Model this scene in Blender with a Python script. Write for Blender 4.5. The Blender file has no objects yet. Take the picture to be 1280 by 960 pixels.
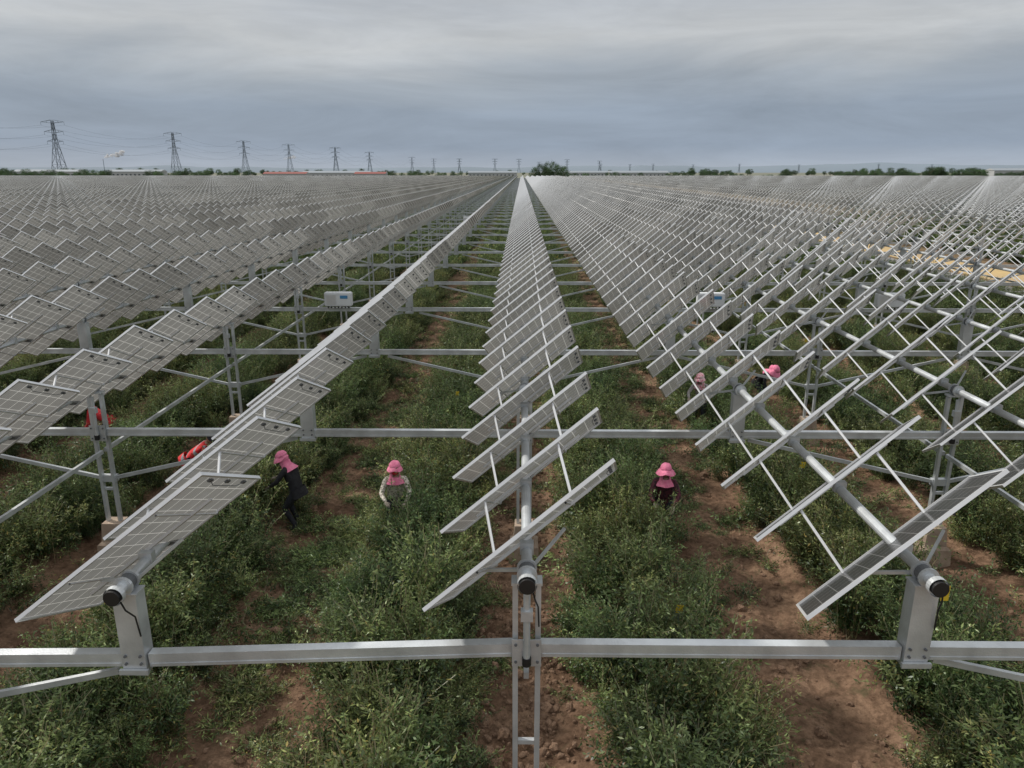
import bpy, math, random, bmesh
import numpy as np
from mathutils import Vector, Matrix, noise, Euler
random.seed(7); rng=np.random.default_rng(7)
scene=bpy.context.scene
COL=scene.collection
scene.view_settings.view_transform='Standard'
scene.view_settings.look='None'
scene.view_settings.exposure=0

# ------------------------------------------------------------ constants
H=6.6; BEAM=2.34; TUBE=3.13; RS=3.57; Y0=6.0; SP=5.9

# ------------------------------------------------------------ materials
def new_mat(name):
    m=bpy.data.materials.new(name); m.use_nodes=True
    nt=m.node_tree; b=nt.nodes['Principled BSDF']
    return m,nt,b
def N(nt,t,**k):
    n=nt.nodes.new(t)
    for a,v in k.items(): setattr(n,a,v)
    return n
def simple(name,c,rough=.6,metal=0.,var=.15,scale=6.,bump=0.,bscale=40.,c2=None,spec=None):
    m,nt,b=new_mat(name)
    b.inputs['Roughness'].default_value=rough
    b.inputs['Metallic'].default_value=metal
    if spec is not None: b.inputs['Specular IOR Level'].default_value=spec
    tc=N(nt,'ShaderNodeTexCoord')
    nz=N(nt,'ShaderNodeTexNoise'); nz.inputs['Scale'].default_value=scale; nz.inputs['Detail'].default_value=5
    nt.links.new(tc.outputs['Object'],nz.inputs['Vector'])
    r=N(nt,'ShaderNodeValToRGB')
    lo=c2 if c2 else tuple(x*(1-var) for x in c)
    hi=c if c2 else tuple(min(1,x*(1+var)) for x in c)
    r.color_ramp.elements[0].position=.3; r.color_ramp.elements[1].position=.7
    r.color_ramp.elements[0].color=(*lo,1); r.color_ramp.elements[1].color=(*hi,1)
    nt.links.new(nz.outputs['Fac'],r.inputs['Fac']); nt.links.new(r.outputs['Color'],b.inputs['Base Color'])
    if bump>0:
        n2=N(nt,'ShaderNodeTexNoise'); n2.inputs['Scale'].default_value=bscale; n2.inputs['Detail'].default_value=6
        nt.links.new(tc.outputs['Object'],n2.inputs['Vector'])
        bp=N(nt,'ShaderNodeBump'); bp.inputs['Strength'].default_value=bump; bp.inputs['Distance'].default_value=.02
        nt.links.new(n2.outputs['Fac'],bp.inputs['Height']); nt.links.new(bp.outputs['Normal'],b.inputs['Normal'])
    return m
M_steel=simple('galvanised_steel',(.56,.59,.61),.40,.5,.22,3.,.15,60)
M_alu=simple('aluminium_frame',(.68,.69,.70),.35,.45,.06,4.)
M_black=simple('black_rubber',(.012,.012,.013),.5)
M_conc=simple('foundation_concrete',(.44,.35,.27),.9,0,.2,5,.5,30,c2=(.26,.19,.14))
M_white=simple('painted_white_steel',(.66,.68,.70),.4,0,.05,3)
M_blue=simple('blue_label',(.06,.22,.42),.4)
M_dark=simple('dark_steel',(.14,.15,.16),.6,.3)
M_yellow=simple('yellow_plastic',(.65,.48,.03),.5,0,.08,5)

def panel_mat():
    m,nt,b=new_mat('bifacial_cells')
    uv=N(nt,'ShaderNodeUVMap'); uv.uv_map='UVMap'
    sx=N(nt,'ShaderNodeSeparateXYZ'); nt.links.new(uv.outputs[0],sx.inputs[0])
    def lines(sock,n,w):
        a=N(nt,'ShaderNodeMath',operation='MULTIPLY'); a.inputs[1].default_value=n; nt.links.new(sock,a.inputs[0])
        f=N(nt,'ShaderNodeMath',operation='FRACT'); nt.links.new(a.outputs[0],f.inputs[0])
        s=N(nt,'ShaderNodeMath',operation='SUBTRACT'); s.inputs[1].default_value=.5; nt.links.new(f.outputs[0],s.inputs[0])
        ab=N(nt,'ShaderNodeMath',operation='ABSOLUTE'); nt.links.new(s.outputs[0],ab.inputs[0])
        g=N(nt,'ShaderNodeMath',operation='GREATER_THAN'); g.inputs[1].default_value=.5-w; nt.links.new(ab.outputs[0],g.inputs[0])
        return g.outputs[0]
    l1=lines(sx.outputs[0],12,.022); l2=lines(sx.outputs[1],6,.022)
    l3=lines(sx.outputs[1],30,.06)
    mx=N(nt,'ShaderNodeMath',operation='MAXIMUM'); nt.links.new(l1,mx.inputs[0]); nt.links.new(l2,mx.inputs[1])
    l3m=N(nt,'ShaderNodeMath',operation='MULTIPLY'); l3m.inputs[1].default_value=.22; nt.links.new(l3,l3m.inputs[0])
    mx2=N(nt,'ShaderNodeMath',operation='MAXIMUM'); nt.links.new(mx.outputs[0],mx2.inputs[0]); nt.links.new(l3m.outputs[0],mx2.inputs[1])
    oi=N(nt,'ShaderNodeObjectInfo')
    geo=N(nt,'ShaderNodeNewGeometry'); nz=N(nt,'ShaderNodeTexNoise'); nz.inputs['Scale'].default_value=.6; nz.inputs['Detail'].default_value=4
    nt.links.new(geo.outputs['Position'],nz.inputs['Vector'])
    ad=N(nt,'ShaderNodeMath',operation='ADD'); nt.links.new(oi.outputs['Random'],ad.inputs[0]); nt.links.new(nz.outputs['Fac'],ad.inputs[1])
    rr=N(nt,'ShaderNodeMapRange'); rr.inputs[1].default_value=.3; rr.inputs[2].default_value=1.6; rr.inputs[3].default_value=.65; rr.inputs[4].default_value=1.25
    nt.links.new(ad.outputs[0],rr.inputs[0])
    def mixc(a,bb):
        mc=N(nt,'ShaderNodeMix',data_type='RGBA'); mc.inputs[6].default_value=(*a,1); mc.inputs[7].default_value=(*bb,1)
        nt.links.new(mx2.outputs[0],mc.inputs[0])
        ml=N(nt,'ShaderNodeVectorMath',operation='SCALE'); nt.links.new(mc.outputs[2],ml.inputs[0]); nt.links.new(rr.outputs[0],ml.inputs['Scale'])
        return ml.outputs[0]
    nt.links.new(mixc((.085,.09,.096),(.36,.37,.38)),b.inputs['Base Color'])
    b.inputs['Roughness'].default_value=.16; b.inputs['Specular IOR Level'].default_value=.6
    tr=N(nt,'ShaderNodeBsdfTranslucent'); nt.links.new(mixc((.155,.156,.15),(.46,.465,.45)),tr.inputs['Color'])
    ms=N(nt,'ShaderNodeMixShader'); ms.inputs[0].default_value=.5
    nt.links.new(b.outputs[0],ms.inputs[1]); nt.links.new(tr.outputs[0],ms.inputs[2])
    nt.links.new(ms.outputs[0],nt.nodes['Material Output'].inputs['Surface'])
    return m
M_cell=panel_mat()

def leaf_mat(name,tint=(1,1,1)):
    m,nt,b=new_mat(name)
    at=N(nt,'ShaderNodeAttribute'); at.attribute_name='Col'
    oi=N(nt,'ShaderNodeObjectInfo')
    geo=N(nt,'ShaderNodeNewGeometry'); nz=N(nt,'ShaderNodeTexNoise'); nz.inputs['Scale'].default_value=.45; nz.inputs['Detail'].default_value=2
    nt.links.new(geo.outputs['Position'],nz.inputs['Vector'])
    r=N(nt,'ShaderNodeValToRGB'); r.color_ramp.elements[0].position=.32; r.color_ramp.elements[1].position=.68
    r.color_ramp.elements[0].color=(.75*tint[0],.88*tint[1],.8*tint[2],1); r.color_ramp.elements[1].color=(1.35*tint[0],1.18*tint[1],1.05*tint[2],1)
    nt.links.new(nz.outputs['Fac'],r.inputs['Fac'])
    mu=N(nt,'ShaderNodeMix',data_type='RGBA',blend_type='MULTIPLY'); mu.inputs[0].default_value=1
    nt.links.new(at.outputs['Color'],mu.inputs[6]); nt.links.new(r.outputs['Color'],mu.inputs[7])
    rr=N(nt,'ShaderNodeMapRange'); rr.inputs[3].default_value=.7; rr.inputs[4].default_value=1.35; nt.links.new(oi.outputs['Random'],rr.inputs[0])
    sc=N(nt,'ShaderNodeVectorMath',operation='SCALE'); nt.links.new(mu.outputs[2],sc.inputs[0]); nt.links.new(rr.outputs[0],sc.inputs['Scale'])
    nt.nodes.remove(b)
    df=N(nt,'ShaderNodeBsdfDiffuse'); nt.links.new(sc.outputs[0],df.inputs['Color'])
    gl=N(nt,'ShaderNodeBsdfGlossy'); gl.inputs['Roughness'].default_value=.42; gl.inputs['Color'].default_value=(.9,.95,1,1)
    m0=N(nt,'ShaderNodeMixShader'); m0.inputs[0].default_value=.05; nt.links.new(df.outputs[0],m0.inputs[1]); nt.links.new(gl.outputs[0],m0.inputs[2])
    tr=N(nt,'ShaderNodeBsdfTranslucent'); nt.links.new(sc.outputs[0],tr.inputs['Color'])
    ms=N(nt,'ShaderNodeMixShader'); ms.inputs[0].default_value=.3
    nt.links.new(m0.outputs[0],ms.inputs[1]); nt.links.new(tr.outputs[0],ms.inputs[2])
    nt.links.new(ms.outputs[0],nt.nodes['Material Output'].inputs['Surface'])
    return m
M_leaf=leaf_mat('crop_leaf')
M_treeleaf=leaf_mat('tree_leaf',(.6,.7,.7))
M_bark=simple('bark',(.12,.09,.06),.9)

# ------------------------------------------------------------ mesh builder
class MB:
    def __init__(s): s.v=[]; s.f=[]; s.m=[]; s.mats=[]; s.uv={}
    def mi(s,mat):
        if mat not in s.mats: s.mats.append(mat)
        return s.mats.index(mat)
    def face(s,idx,mat,uv=None):
        if uv: s.uv[len(s.f)]=uv
        s.f.append(tuple(idx)); s.m.append(s.mi(mat))
    def box(s,c,ax,half,mat):
        c=Vector(c); a=[Vector(x)*h for x,h in zip(ax,half)]
        n=len(s.v)
        for i in (-1,1):
            for j in (-1,1):
                for k in (-1,1): s.v.append(c+a[0]*i+a[1]*j+a[2]*k)
        for q in ((0,1,3,2),(4,6,7,5),(0,4,5,1),(2,3,7,6),(0,2,6,4),(1,5,7,3)): s.face([n+x for x in q],mat)
    def bx(s,c,size,mat): s.box(c,((1,0,0),(0,1,0),(0,0,1)),(size[0]/2,size[1]/2,size[2]/2),mat)
    def beam(s,p,q,w,h,mat,up=(0,0,1)):
        p=Vector(p); q=Vector(q); d=(q-p); L=d.length; d=d/L; up=Vector(up)
        if abs(d.dot(up))>.98: up=Vector((0,1,0))
        sd=d.cross(up).normalized(); u=sd.cross(d)
        s.box((p+q)/2,(d,sd,u),(L/2,w/2,h/2),mat)
    def cyl(s,p,q,r,mat,n=10,r2=None,cap=True):
        p=Vector(p); q=Vector(q); d=(q-p).normalized(); up=Vector((0,0,1))
        if abs(d.dot(up))>.98: up=Vector((0,1,0))
        a=d.cross(up).normalized(); b=a.cross(d); r2=r if r2 is None else r2
        o=len(s.v)
        for P,R in ((p,r),(q,r2)):
            for i in range(n):
                t=2*math.pi*i/n; s.v.append(P+a*math.cos(t)*R+b*math.sin(t)*R)
        for i in range(n):
            j=(i+1)%n; s.face((o+i,o+j,o+n+j,o+n+i),mat)
        if cap:
            s.face([o+i for i in range(n)][::-1],mat); s.face([o+n+i for i in range(n)],mat)
    def mesh(s,name,smooth=False):
        me=bpy.data.meshes.new(name); me.from_pydata([tuple(v) for v in s.v],[],s.f)
        for m in s.mats: me.materials.append(m)
        me.polygons.foreach_set('material_index',s.m)
        if s.uv:
            ul=me.uv_layers.new(name='UVMap')
            for fi,uv in s.uv.items():
                p=me.polygons[fi]
                for k,li in enumerate(p.loop_indices): ul.data[li].uv=uv[k]
        if smooth: me.polygons.foreach_set('use_smooth',[True]*len(me.polygons))
        me.update(); return me
    def obj(s,name,parent=None,loc=(0,0,0),smooth=False,link=True):
        o=bpy.data.objects.new(name,s.mesh(name,smooth)); o.location=loc
        if link: COL.objects.link(o)
        if parent: o.parent=parent
        return o
def empty(name,loc=(0,0,0),rz=0):
    e=bpy.data.objects.new(name,None); e.location=loc; e.rotation_euler=(0,0,rz); e.empty_display_size=.3; COL.objects.link(e); return e

# ------------------------------------------------------------ instancer
def instancer(name,sources,pts,rots=None,scl=None,idx=None,parent=None):
    n=len(pts); me=bpy.data.meshes.new(name)
    me.vertices.add(n); me.vertices.foreach_set('co',np.asarray(pts,dtype=np.float32).ravel())
    rots=np.zeros((n,3)) if rots is None else np.asarray(rots)
    scl=np.ones((n,3)) if scl is None else np.asarray(scl)
    idx=np.zeros(n,int) if idx is None else np.asarray(idx)
    a=me.attributes.new('rot','FLOAT_VECTOR','POINT'); a.data.foreach_set('vector',rots.astype(np.float32).ravel())
    a=me.attributes.new('scl','FLOAT_VECTOR','POINT'); a.data.foreach_set('vector',scl.astype(np.float32).ravel())
    a=me.attributes.new('vidx','INT','POINT'); a.data.foreach_set('value',idx.astype(np.int32))
    me.update()
    o=bpy.data.objects.new(name,me); COL.objects.link(o)
    if parent: o.parent=parent
    g=bpy.data.node_groups.new(name+'_gn','GeometryNodeTree')
    g.interface.new_socket('Geometry',in_out='INPUT',socket_type='NodeSocketGeometry')
    g.interface.new_socket('Geometry',in_out='OUTPUT',socket_type='NodeSocketGeometry')
    gi=g.nodes.new('NodeGroupInput'); go=g.nodes.new('NodeGroupOutput')
    def attr(nm,t):
        x=g.nodes.new('GeometryNodeInputNamedAttribute'); x.data_type=t; x.inputs['Name'].default_value=nm
        return next(s for s in x.outputs if s.enabled and s.name=='Attribute')
    ar=attr('rot','FLOAT_VECTOR'); asc=attr('scl','FLOAT_VECTOR'); ai=attr('vidx','INT')
    e2r=g.nodes.new('FunctionNodeEulerToRotation'); g.links.new(ar,e2r.inputs[0])
    jn=g.nodes.new('GeometryNodeJoinGeometry')
    for i,src in enumerate(sources):
        io=g.nodes.new('GeometryNodeInstanceOnPoints')
        ob=g.nodes.new('GeometryNodeObjectInfo'); ob.inputs['Object'].default_value=src
        g.links.new(gi.outputs[0],io.inputs['Points']); g.links.new(ob.outputs['Geometry'],io.inputs['Instance'])
        g.links.new(e2r.outputs[0],io.inputs['Rotation']); g.links.new(asc,io.inputs['Scale'])
        if len(sources)>1:
            c=g.nodes.new('FunctionNodeCompare'); c.data_type='INT'; c.operation='EQUAL'
            ins=[s for s in c.inputs if s.enabled]
            g.links.new(ai,ins[0]); ins[1].default_value=i
            g.links.new(c.outputs[0],io.inputs['Selection'])
        g.links.new(io.outputs[0],jn.inputs[0])
    g.links.new(jn.outputs[0],go.inputs[0])
    md=o.modifiers.new('instances','NODES'); md.node_group=g
    return o

# ------------------------------------------------------------ solar modules
Nn=Vector((-.607,.425,.671)).normalized()
U=Vector((.78,.168,.60)); U=(U-Nn*U.dot(Nn)).normalized(); V=Nn.cross(U).normalized()
LEFT=(U.copy(),V.copy(),Nn.copy())
_R=Matrix.Rotation(math.radians(-7),3,'Z')@Matrix.Rotation(math.radians(-3),3,'Y')
RIGHT=(_R@U,_R@V,_R@Nn)
def panel(mb,c,F,detail=True):
    U,V,Nn=F
    c=Vector(c); a,b=1.05,.52
    n=len(mb.v)
    for su,sv in ((-1,-1),(1,-1),(1,1),(-1,1)): mb.v.append(c+U*a*su+V*b*sv)
    mb.face((n,n+1,n+2,n+3),M_cell,uv=((0,0),(1,0),(1,1),(0,1)))
    for s in (-1,1):
        mb.box(c+V*(b+.012)*s,(U,V,Nn),(a+.024,.012,.018),M_alu)
        mb.box(c+U*(a+.012)*s,(U,V,Nn),(.012,b,.018),M_alu)
    if not detail: return
    for v in (-.3,0,.3):
        mb.box(c+U*1.0+V*v-Nn*.014,(U,V,Nn),(.018,.03,.009),M_dark)
    pts=[c+U*1.0+V*.3-Nn*.02,c+U*.955+V*.2-Nn*.03,c+U*.95-V*.2-Nn*.03,c+U*1.0-V*.3-Nn*.02]
    for i in range(3): mb.cyl(pts[i],pts[i+1],.004,M_dark,4,cap=False)
def span_module(first=False,far=False,F=LEFT):
    U,V,Nn=F
    mb=MB()
    y_start=-.22 if first else 0
    mb.cyl((0,y_start,0),(0,SP,0),.052,M_steel,6 if far else 14,cap=False)
    if not far:
        mb.cyl((0,-.08,0),(0,-.05,0),.092,M_steel,16); mb.cyl((0,.05,0),(0,.08,0),.092,M_steel,16)
        mb.cyl((0,-.05,0),(0,.05,0),.075,M_dark,14)
    if first:
        mb.cyl((0,-.24,0),(0,-.18,0),.088,M_steel,20,cap=False)
        mb.cyl((0,-.27,0),(0,-.18,0),.072,M_black,20)
        pp=[Vector((.05,-.22,-.06)),Vector((.07,-.2,-.16)),Vector((.1,-.12,-.28)),Vector((.11,-.1,-.5))]
        for i in range(3): mb.cyl(pp[i],pp[i+1],.008,M_black,5)
    step=SP/4
    for i in range(4):
        c=Vector((0,.42+step*i,.16))
        if F is RIGHT: c=c-U*.13
        panel(mb,c,F,not far)
        nx=c+Vector((0,step,0))
        if not far:
            mb.beam(c-U*.75-Nn*.035+V*.05,c+U*.75-Nn*.035+V*.05,.03,.03,M_alu,up=Nn)
            mb.box(Vector((0,.40+step*i,.03)),((1,0,0),(0,1,0),(0,0,1)),(.065,.04,.06),M_steel)
        for u in (-.5,.5):
            mb.cyl(c+U*u+V*.5-Nn*.03,nx+U*u-V*.5-Nn*.03,.016,M_alu,4 if far else 6,cap=False)
            if not far: mb.cyl(c+U*u-V*.5-Nn*.03,c+U*u+V*.5-Nn*.03,.012,M_alu,5,cap=False)
    if not far:
        mb.beam((-.05,.12,-.05),(-.42,.30,-.16),.03,.03,M_steel); mb.beam((.05,.12,-.02),(.36,.42,.22),.025,.025,M_steel)
    return mb
def trio(F,t): return [span_module(False,False,F).obj('tracker_span'+t,link=False),span_module(True,False,F).obj('tracker_end_span'+t,link=False),span_module(False,True,F).obj('tracker_span_simple'+t,link=False)]
SRC_L=trio(LEFT,'_a'); SRC_R=trio(RIGHT,'_b')

def column_module():
    mb=MB()
    for s in (-1,1):
        mb.beam((s*.105,0,.4),(s*.105,0,TUBE-.12),.05,.075,M_steel)
    for z in (1.29,): mb.bx((0,0,z),(.155,.045,.045),M_steel)
    mb.bx((0,0,TUBE-.09),(.28,.15,.025),M_steel)
    mb.bx((0,-.085,BEAM+.0),(.27,.012,.28),M_steel)
    mb.cyl((0,-.125,BEAM-.02),(0,-.10,TUBE-.14),.032,M_steel,12); mb.cyl((0,-.125,BEAM-.1),(0,-.125,BEAM-.02),.042,M_black,12)
    mb.bx((0,-.115,BEAM+.42),(.11,.08,.1),M_steel)
    for sx in (-.1,.1):
        for z in (BEAM-.09,BEAM+.09): mb.cyl((sx,-.105,z),(sx,-.09,z),.014,M_dark,6)
    o=len(mb.v)
    prof=[(-.2,.28),(.30,.25),(.35,.19),(.68,.16)]
    for z,r in prof:
        for a,b in ((-1,-1),(1,-1),(1,1),(-1,1)): mb.v.append(Vector((a*r,b*r*.9,z)))
    for k in range(3):
        for i in range(4):
            j=(i+1)%4; mb.face((o+4*k+i,o+4*k+j,o+4*k+4+j,o+4*k+4+i),M_conc)
    mb.face((o+12,o+13,o+14,o+15),M_conc)
    mb.beam((.0,0.05,BEAM-.35),(.0,SP-.05,BEAM-.35),.05,.065,M_steel)
    return mb.obj('tracker_column',link=False)
def post_module():
    mb=MB()
    h0=BEAM-.13; h1=TUBE-.09
    mb.bx((0,-.075,(h0+h1)/2),(.22,.012,h1-h0),M_steel)
    for s in (-1,1): mb.bx((s*.104,.005,(h0+h1)/2),(.012,.146,h1-h0),M_steel)
    mb.bx((0,.0,h1+.01),(.24,.17,.016),M_steel)
    mb.bx((0,-.1,h0+.04),(.27,.03,.05),M_steel)
    for sx in (-.07,.07):
        for z in (h0+.12,h0+.2): mb.cyl((sx,-.1,z),(sx,-.078,z),.014,M_dark,6)
    return mb.obj('tracker_post',link=False)
def vbrace_module():
    mb=MB()
    for s in (-1,1): mb.beam((s*.13,.03,BEAM-.85),(s*3.35,.03,BEAM-.11),.045,.06,M_steel)
    mb.bx((0,.03,BEAM-.86),(.3,.09,.12),M_steel)
    return mb.obj('brace_pair',link=False)
col_src=column_module(); post_src=post_module(); vb_src=vbrace_module()

KMAX=98
GAP=(8,9)
def dz(r,k):
    if r==-1 and k==0: return -.14
    if r<=-2 and k==0: return -.2
    return 0.
def rowx(r): return r*RS-(.09 if r<0 else 0)
def gather(rows,kmax=KMAX):
    P=[];R=[];I=[];C=[];PO=[];VB=[]
    for r in rows:
        if r in GAP: continue
        roll=rng.normal(0,.03)
        if r in(-1,0,1): roll=0
        for k in range(kmax):
            x=rowx(r); y=Y0+k*SP
            if abs(x)>.85*y+14: continue
            z=dz(r,k); sl=math.atan(-z/SP) if z else 0
            P.append((x,y,TUBE+z)); R.append((sl,roll+rng.normal(0,.008),0)); I.append((1 if k==0 else (0 if y<75 else 2)))
            if r%2==0:
                C.append((x,y,0.))
                if not (r==0 and k<2) and y<200: VB.append((x,y,z))
            else: PO.append((x,y,z))
    return P,R,I,C,PO,VB
for r in list(range(-12,8))+[10,11]:
    P,R,I,C,PO,VB=gather([r])
    if not P: continue
    row=instancer('solar_tracker_row',SRC_R if r>=1 else SRC_L,P,R,None,I)
    if C: instancer('columns',[col_src],C,parent=row)
    if PO: instancer('posts',[post_src],PO,parent=row)
    if VB: instancer('braces',[vb_src],VB,parent=row)
for rows,SRC in ((list(range(-125,-12)),SRC_L),(list(range(12,126)),SRC_R)):
    P,R,I,C,PO,VB=gather(rows)
    far=instancer('distant_solar_array',SRC,P,R,None,I)
    instancer('columns',[col_src],C,parent=far); instancer('posts',[post_src],PO,parent=far); instancer('braces',[vb_src],VB,parent=far)

for k in range(KMAX):
    y=Y0+k*SP; mb=MB()
    xe=min(125*RS,.85*y+16)
    if k==0:
        xs=[-16,rowx(-2),rowx(-1),0,RS,2*RS,16]; zs=[-.2,-.2,-.14,0,0,0,0]
        for i in range(6):
            g=.125
            mb.beam((xs[i]+g,y,BEAM+zs[i]),(xs[i+1]-g,y,BEAM+zs[i+1]),.10,.135,M_steel)
            mb.beam((xs[i]+g+.02,y-.053,BEAM+zs[i]-.045),(xs[i+1]-g-.02,y-.053,BEAM+zs[i+1]-.045),.008,.03,M_steel)
    else:
        xr=min(xe,7*RS); mb.beam((-xe,y,BEAM),(xr,y,BEAM),.10,.12,M_steel)
        mb.beam((-xe,y-.054,BEAM-.04),(xr,y-.054,BEAM-.04),.008,.03,M_steel)
        if xe>10*RS+1: mb.beam((10*RS,y,BEAM),(xe,y,BEAM),.10,.12,M_steel)
    mb.obj('cross_beam')

# ------------------------------------------------------------ ground
def ground_h(x,y):
    if abs(x)>26 or y>90 or y<-2: return 0.
    fade=min(1,max(0,(90-y)/50))*min(1,(26-abs(x))/6)
    t=(x/RS)%1.0; b=abs(t-.5)
    h=.16*max(0,1-(b/.28)**2)
    n1=noise.noise(Vector((x*.7,y*.35,0)))*.05
    n2=noise.noise(Vector((x*3.1,y*2.3,3)))*.035
    rr=round(x/RS); lx=x-rr*RS
    cl=1.0 if rr%2==0 else .3
    n3=(abs(noise.noise(Vector((x*6.5,y*6.5,7))))+.6*abs(noise.noise(Vector((x*13,y*13,9)))))*.09*cl*(1 if b>.22 else .3)
    rut=0
    if rr%2!=0: rut=-.06*(math.exp(-((abs(lx)-.33)/.12)**2))+.012*math.sin(y*22)*math.exp(-((abs(lx)-.33)/.11)**2)
    return (h+n1+n2+n3+rut-.03)*fade
def axis(segs):
    out=[segs[0][0]]
    for a,b,s in segs:
        n=max(1,int(round((b-a)/s))); out+= [a+(b-a)*i/n for i in range(1,n+1)]
    return np.array(out)
xs=axis([(-9000,-3000,2000),(-3000,-600,400),(-600,-60,60),(-60,-20,2),(-20,-8,.25),(-8,-5,.12),(-5,5,.06),(5,8,.12),(8,20,.25),(20,60,2),(60,600,60),(600,3000,400),(3000,9000,2000)])
ys=axis([(-200,-20,30),(-20,4,2),(4,14,.06),(14,22,.12),(22,45,.35),(45,100,1.5),(100,600,25),(600,3000,200),(3000,12000,1500)])
nx,ny=len(xs),len(ys)
vv=[(x,y,ground_h(x,y)) for y in ys for x in xs]
ff=[(j*nx+i,j*nx+i+1,(j+1)*nx+i+1,(j+1)*nx+i) for j in range(ny-1) for i in range(nx-1)]
me=bpy.data.meshes.new('ground'); me.from_pydata(vv,[],ff); me.polygons.foreach_set('use_smooth',[True]*len(me.polygons))
ground=bpy.data.objects.new('ground',me); COL.objects.link(ground)
def soil_mat():
    m,nt,b=new_mat('brown_soil'); b.inputs['Roughness'].default_value=.95; b.inputs['Specular IOR Level'].default_value=.15
    geo=N(nt,'ShaderNodeNewGeometry'); sp=N(nt,'ShaderNodeSeparateXYZ'); nt.links.new(geo.outputs['Position'],sp.inputs[0])
    def nz(s,d=6,r=.6):
        n=N(nt,'ShaderNodeTexNoise'); n.inputs['Scale'].default_value=s; n.inputs['Detail'].default_value=d; n.inputs['Roughness'].default_value=r
        nt.links.new(geo.outputs['Position'],n.inputs['Vector']); return n
    a=nz(.6,8,.65); r=N(nt,'ShaderNodeValToRGB'); e=r.color_ramp.elements
    e[0].position=.34; e[0].color=(.155,.092,.060,1); e[1].position=.66; e[1].color=(.43,.29,.195,1)
    nt.links.new(a.outputs['Fac'],r.inputs['Fac'])
    c=nz(9,6,.7); r2=N(nt,'ShaderNodeValToRGB'); e=r2.color_ramp.elements
    e[0].position=.35; e[0].color=(.5,.47,.45,1); e[1].position=.62; e[1].color=(1.15,1.12,1.1,1)
    nt.links.new(c.outputs['Fac'],r2.inputs['Fac'])
    mu=N(nt,'ShaderNodeMix',data_type='RGBA',blend_type='MULTIPLY'); mu.inputs[0].default_value=1
    nt.links.new(r.outputs['Color'],mu.inputs[6]); nt.links.new(r2.outputs['Color'],mu.inputs[7])
    w=nz(2.3,10,.75); r3=N(nt,'ShaderNodeValToRGB'); e=r3.color_ramp.elements; e[0].position=.56; e[0].color=(0,0,0,1); e[1].position=.65; e[1].color=(.65,.65,.65,1)
    nt.links.new(w.outputs['Fac'],r3.inputs['Fac'])
    m2=N(nt,'ShaderNodeMix',data_type='RGBA'); m2.inputs[7].default_value=(.095,.10,.05,1)
    nt.links.new(r3.outputs['Color'],m2.inputs[0]); nt.links.new(mu.outputs[2],m2.inputs[6])
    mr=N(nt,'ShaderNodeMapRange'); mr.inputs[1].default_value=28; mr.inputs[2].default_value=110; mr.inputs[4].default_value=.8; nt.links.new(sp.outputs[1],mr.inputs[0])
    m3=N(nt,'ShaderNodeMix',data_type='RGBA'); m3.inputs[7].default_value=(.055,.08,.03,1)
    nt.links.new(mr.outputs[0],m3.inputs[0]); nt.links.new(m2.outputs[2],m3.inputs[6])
    far=nz(.004,6,.6); r4=N(nt,'ShaderNodeValToRGB'); e=r4.color_ramp.elements; e[0].position=.4; e[0].color=(.10,.12,.09,1); e[1].position=.6; e[1].color=(.22,.21,.17,1)  # distant land cover, with haze painted into its olive-tan colour
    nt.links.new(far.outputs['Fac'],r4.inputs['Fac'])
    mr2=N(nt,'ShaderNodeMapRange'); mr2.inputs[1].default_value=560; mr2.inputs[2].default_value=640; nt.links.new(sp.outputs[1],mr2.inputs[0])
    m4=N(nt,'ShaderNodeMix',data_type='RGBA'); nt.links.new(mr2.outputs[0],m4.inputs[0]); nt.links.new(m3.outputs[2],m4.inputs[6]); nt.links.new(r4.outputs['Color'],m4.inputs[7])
    nt.links.new(m4.outputs[2],b.inputs['Base Color'])
    bn=nz(14,8,.75); bp=N(nt,'ShaderNodeBump'); bp.inputs['Strength'].default_value=1.; bp.inputs['Distance'].default_value=.07
    nt.links.new(bn.outputs['Fac'],bp.inputs['Height']); nt.links.new(bp.outputs['Normal'],b.inputs['Normal'])
    return m
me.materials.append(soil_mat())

M_sand=simple('sandy_track',(.50,.36,.15),.95,0,.2,.15,.5,3,c2=(.34,.25,.15))
M_asph=simple('grey_road',(.24,.23,.22),.9,0,.15,.3,.3,5)
def strip(name,x0,x1,z,mat):
    mb=MB(); yy=list(range(-10,600,10))
    for y in yy:
        w=.25*math.sin(y*.13); mb.v+= [Vector((x0+w,y,z)),Vector(((x0+x1)/2,y,z+.03)),Vector((x1+w*.7,y,z))]
    for i in range(len(yy)-1):
        a=i*3; mb.face((a,a+1,a+4,a+3),mat); mb.face((a+1,a+2,a+5,a+4),mat)
    return mb.obj(name)
strip('paved_road',26.4,29.2,.02,M_asph); strip('dirt_road',29.7,34.0,.02,M_sand)

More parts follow.
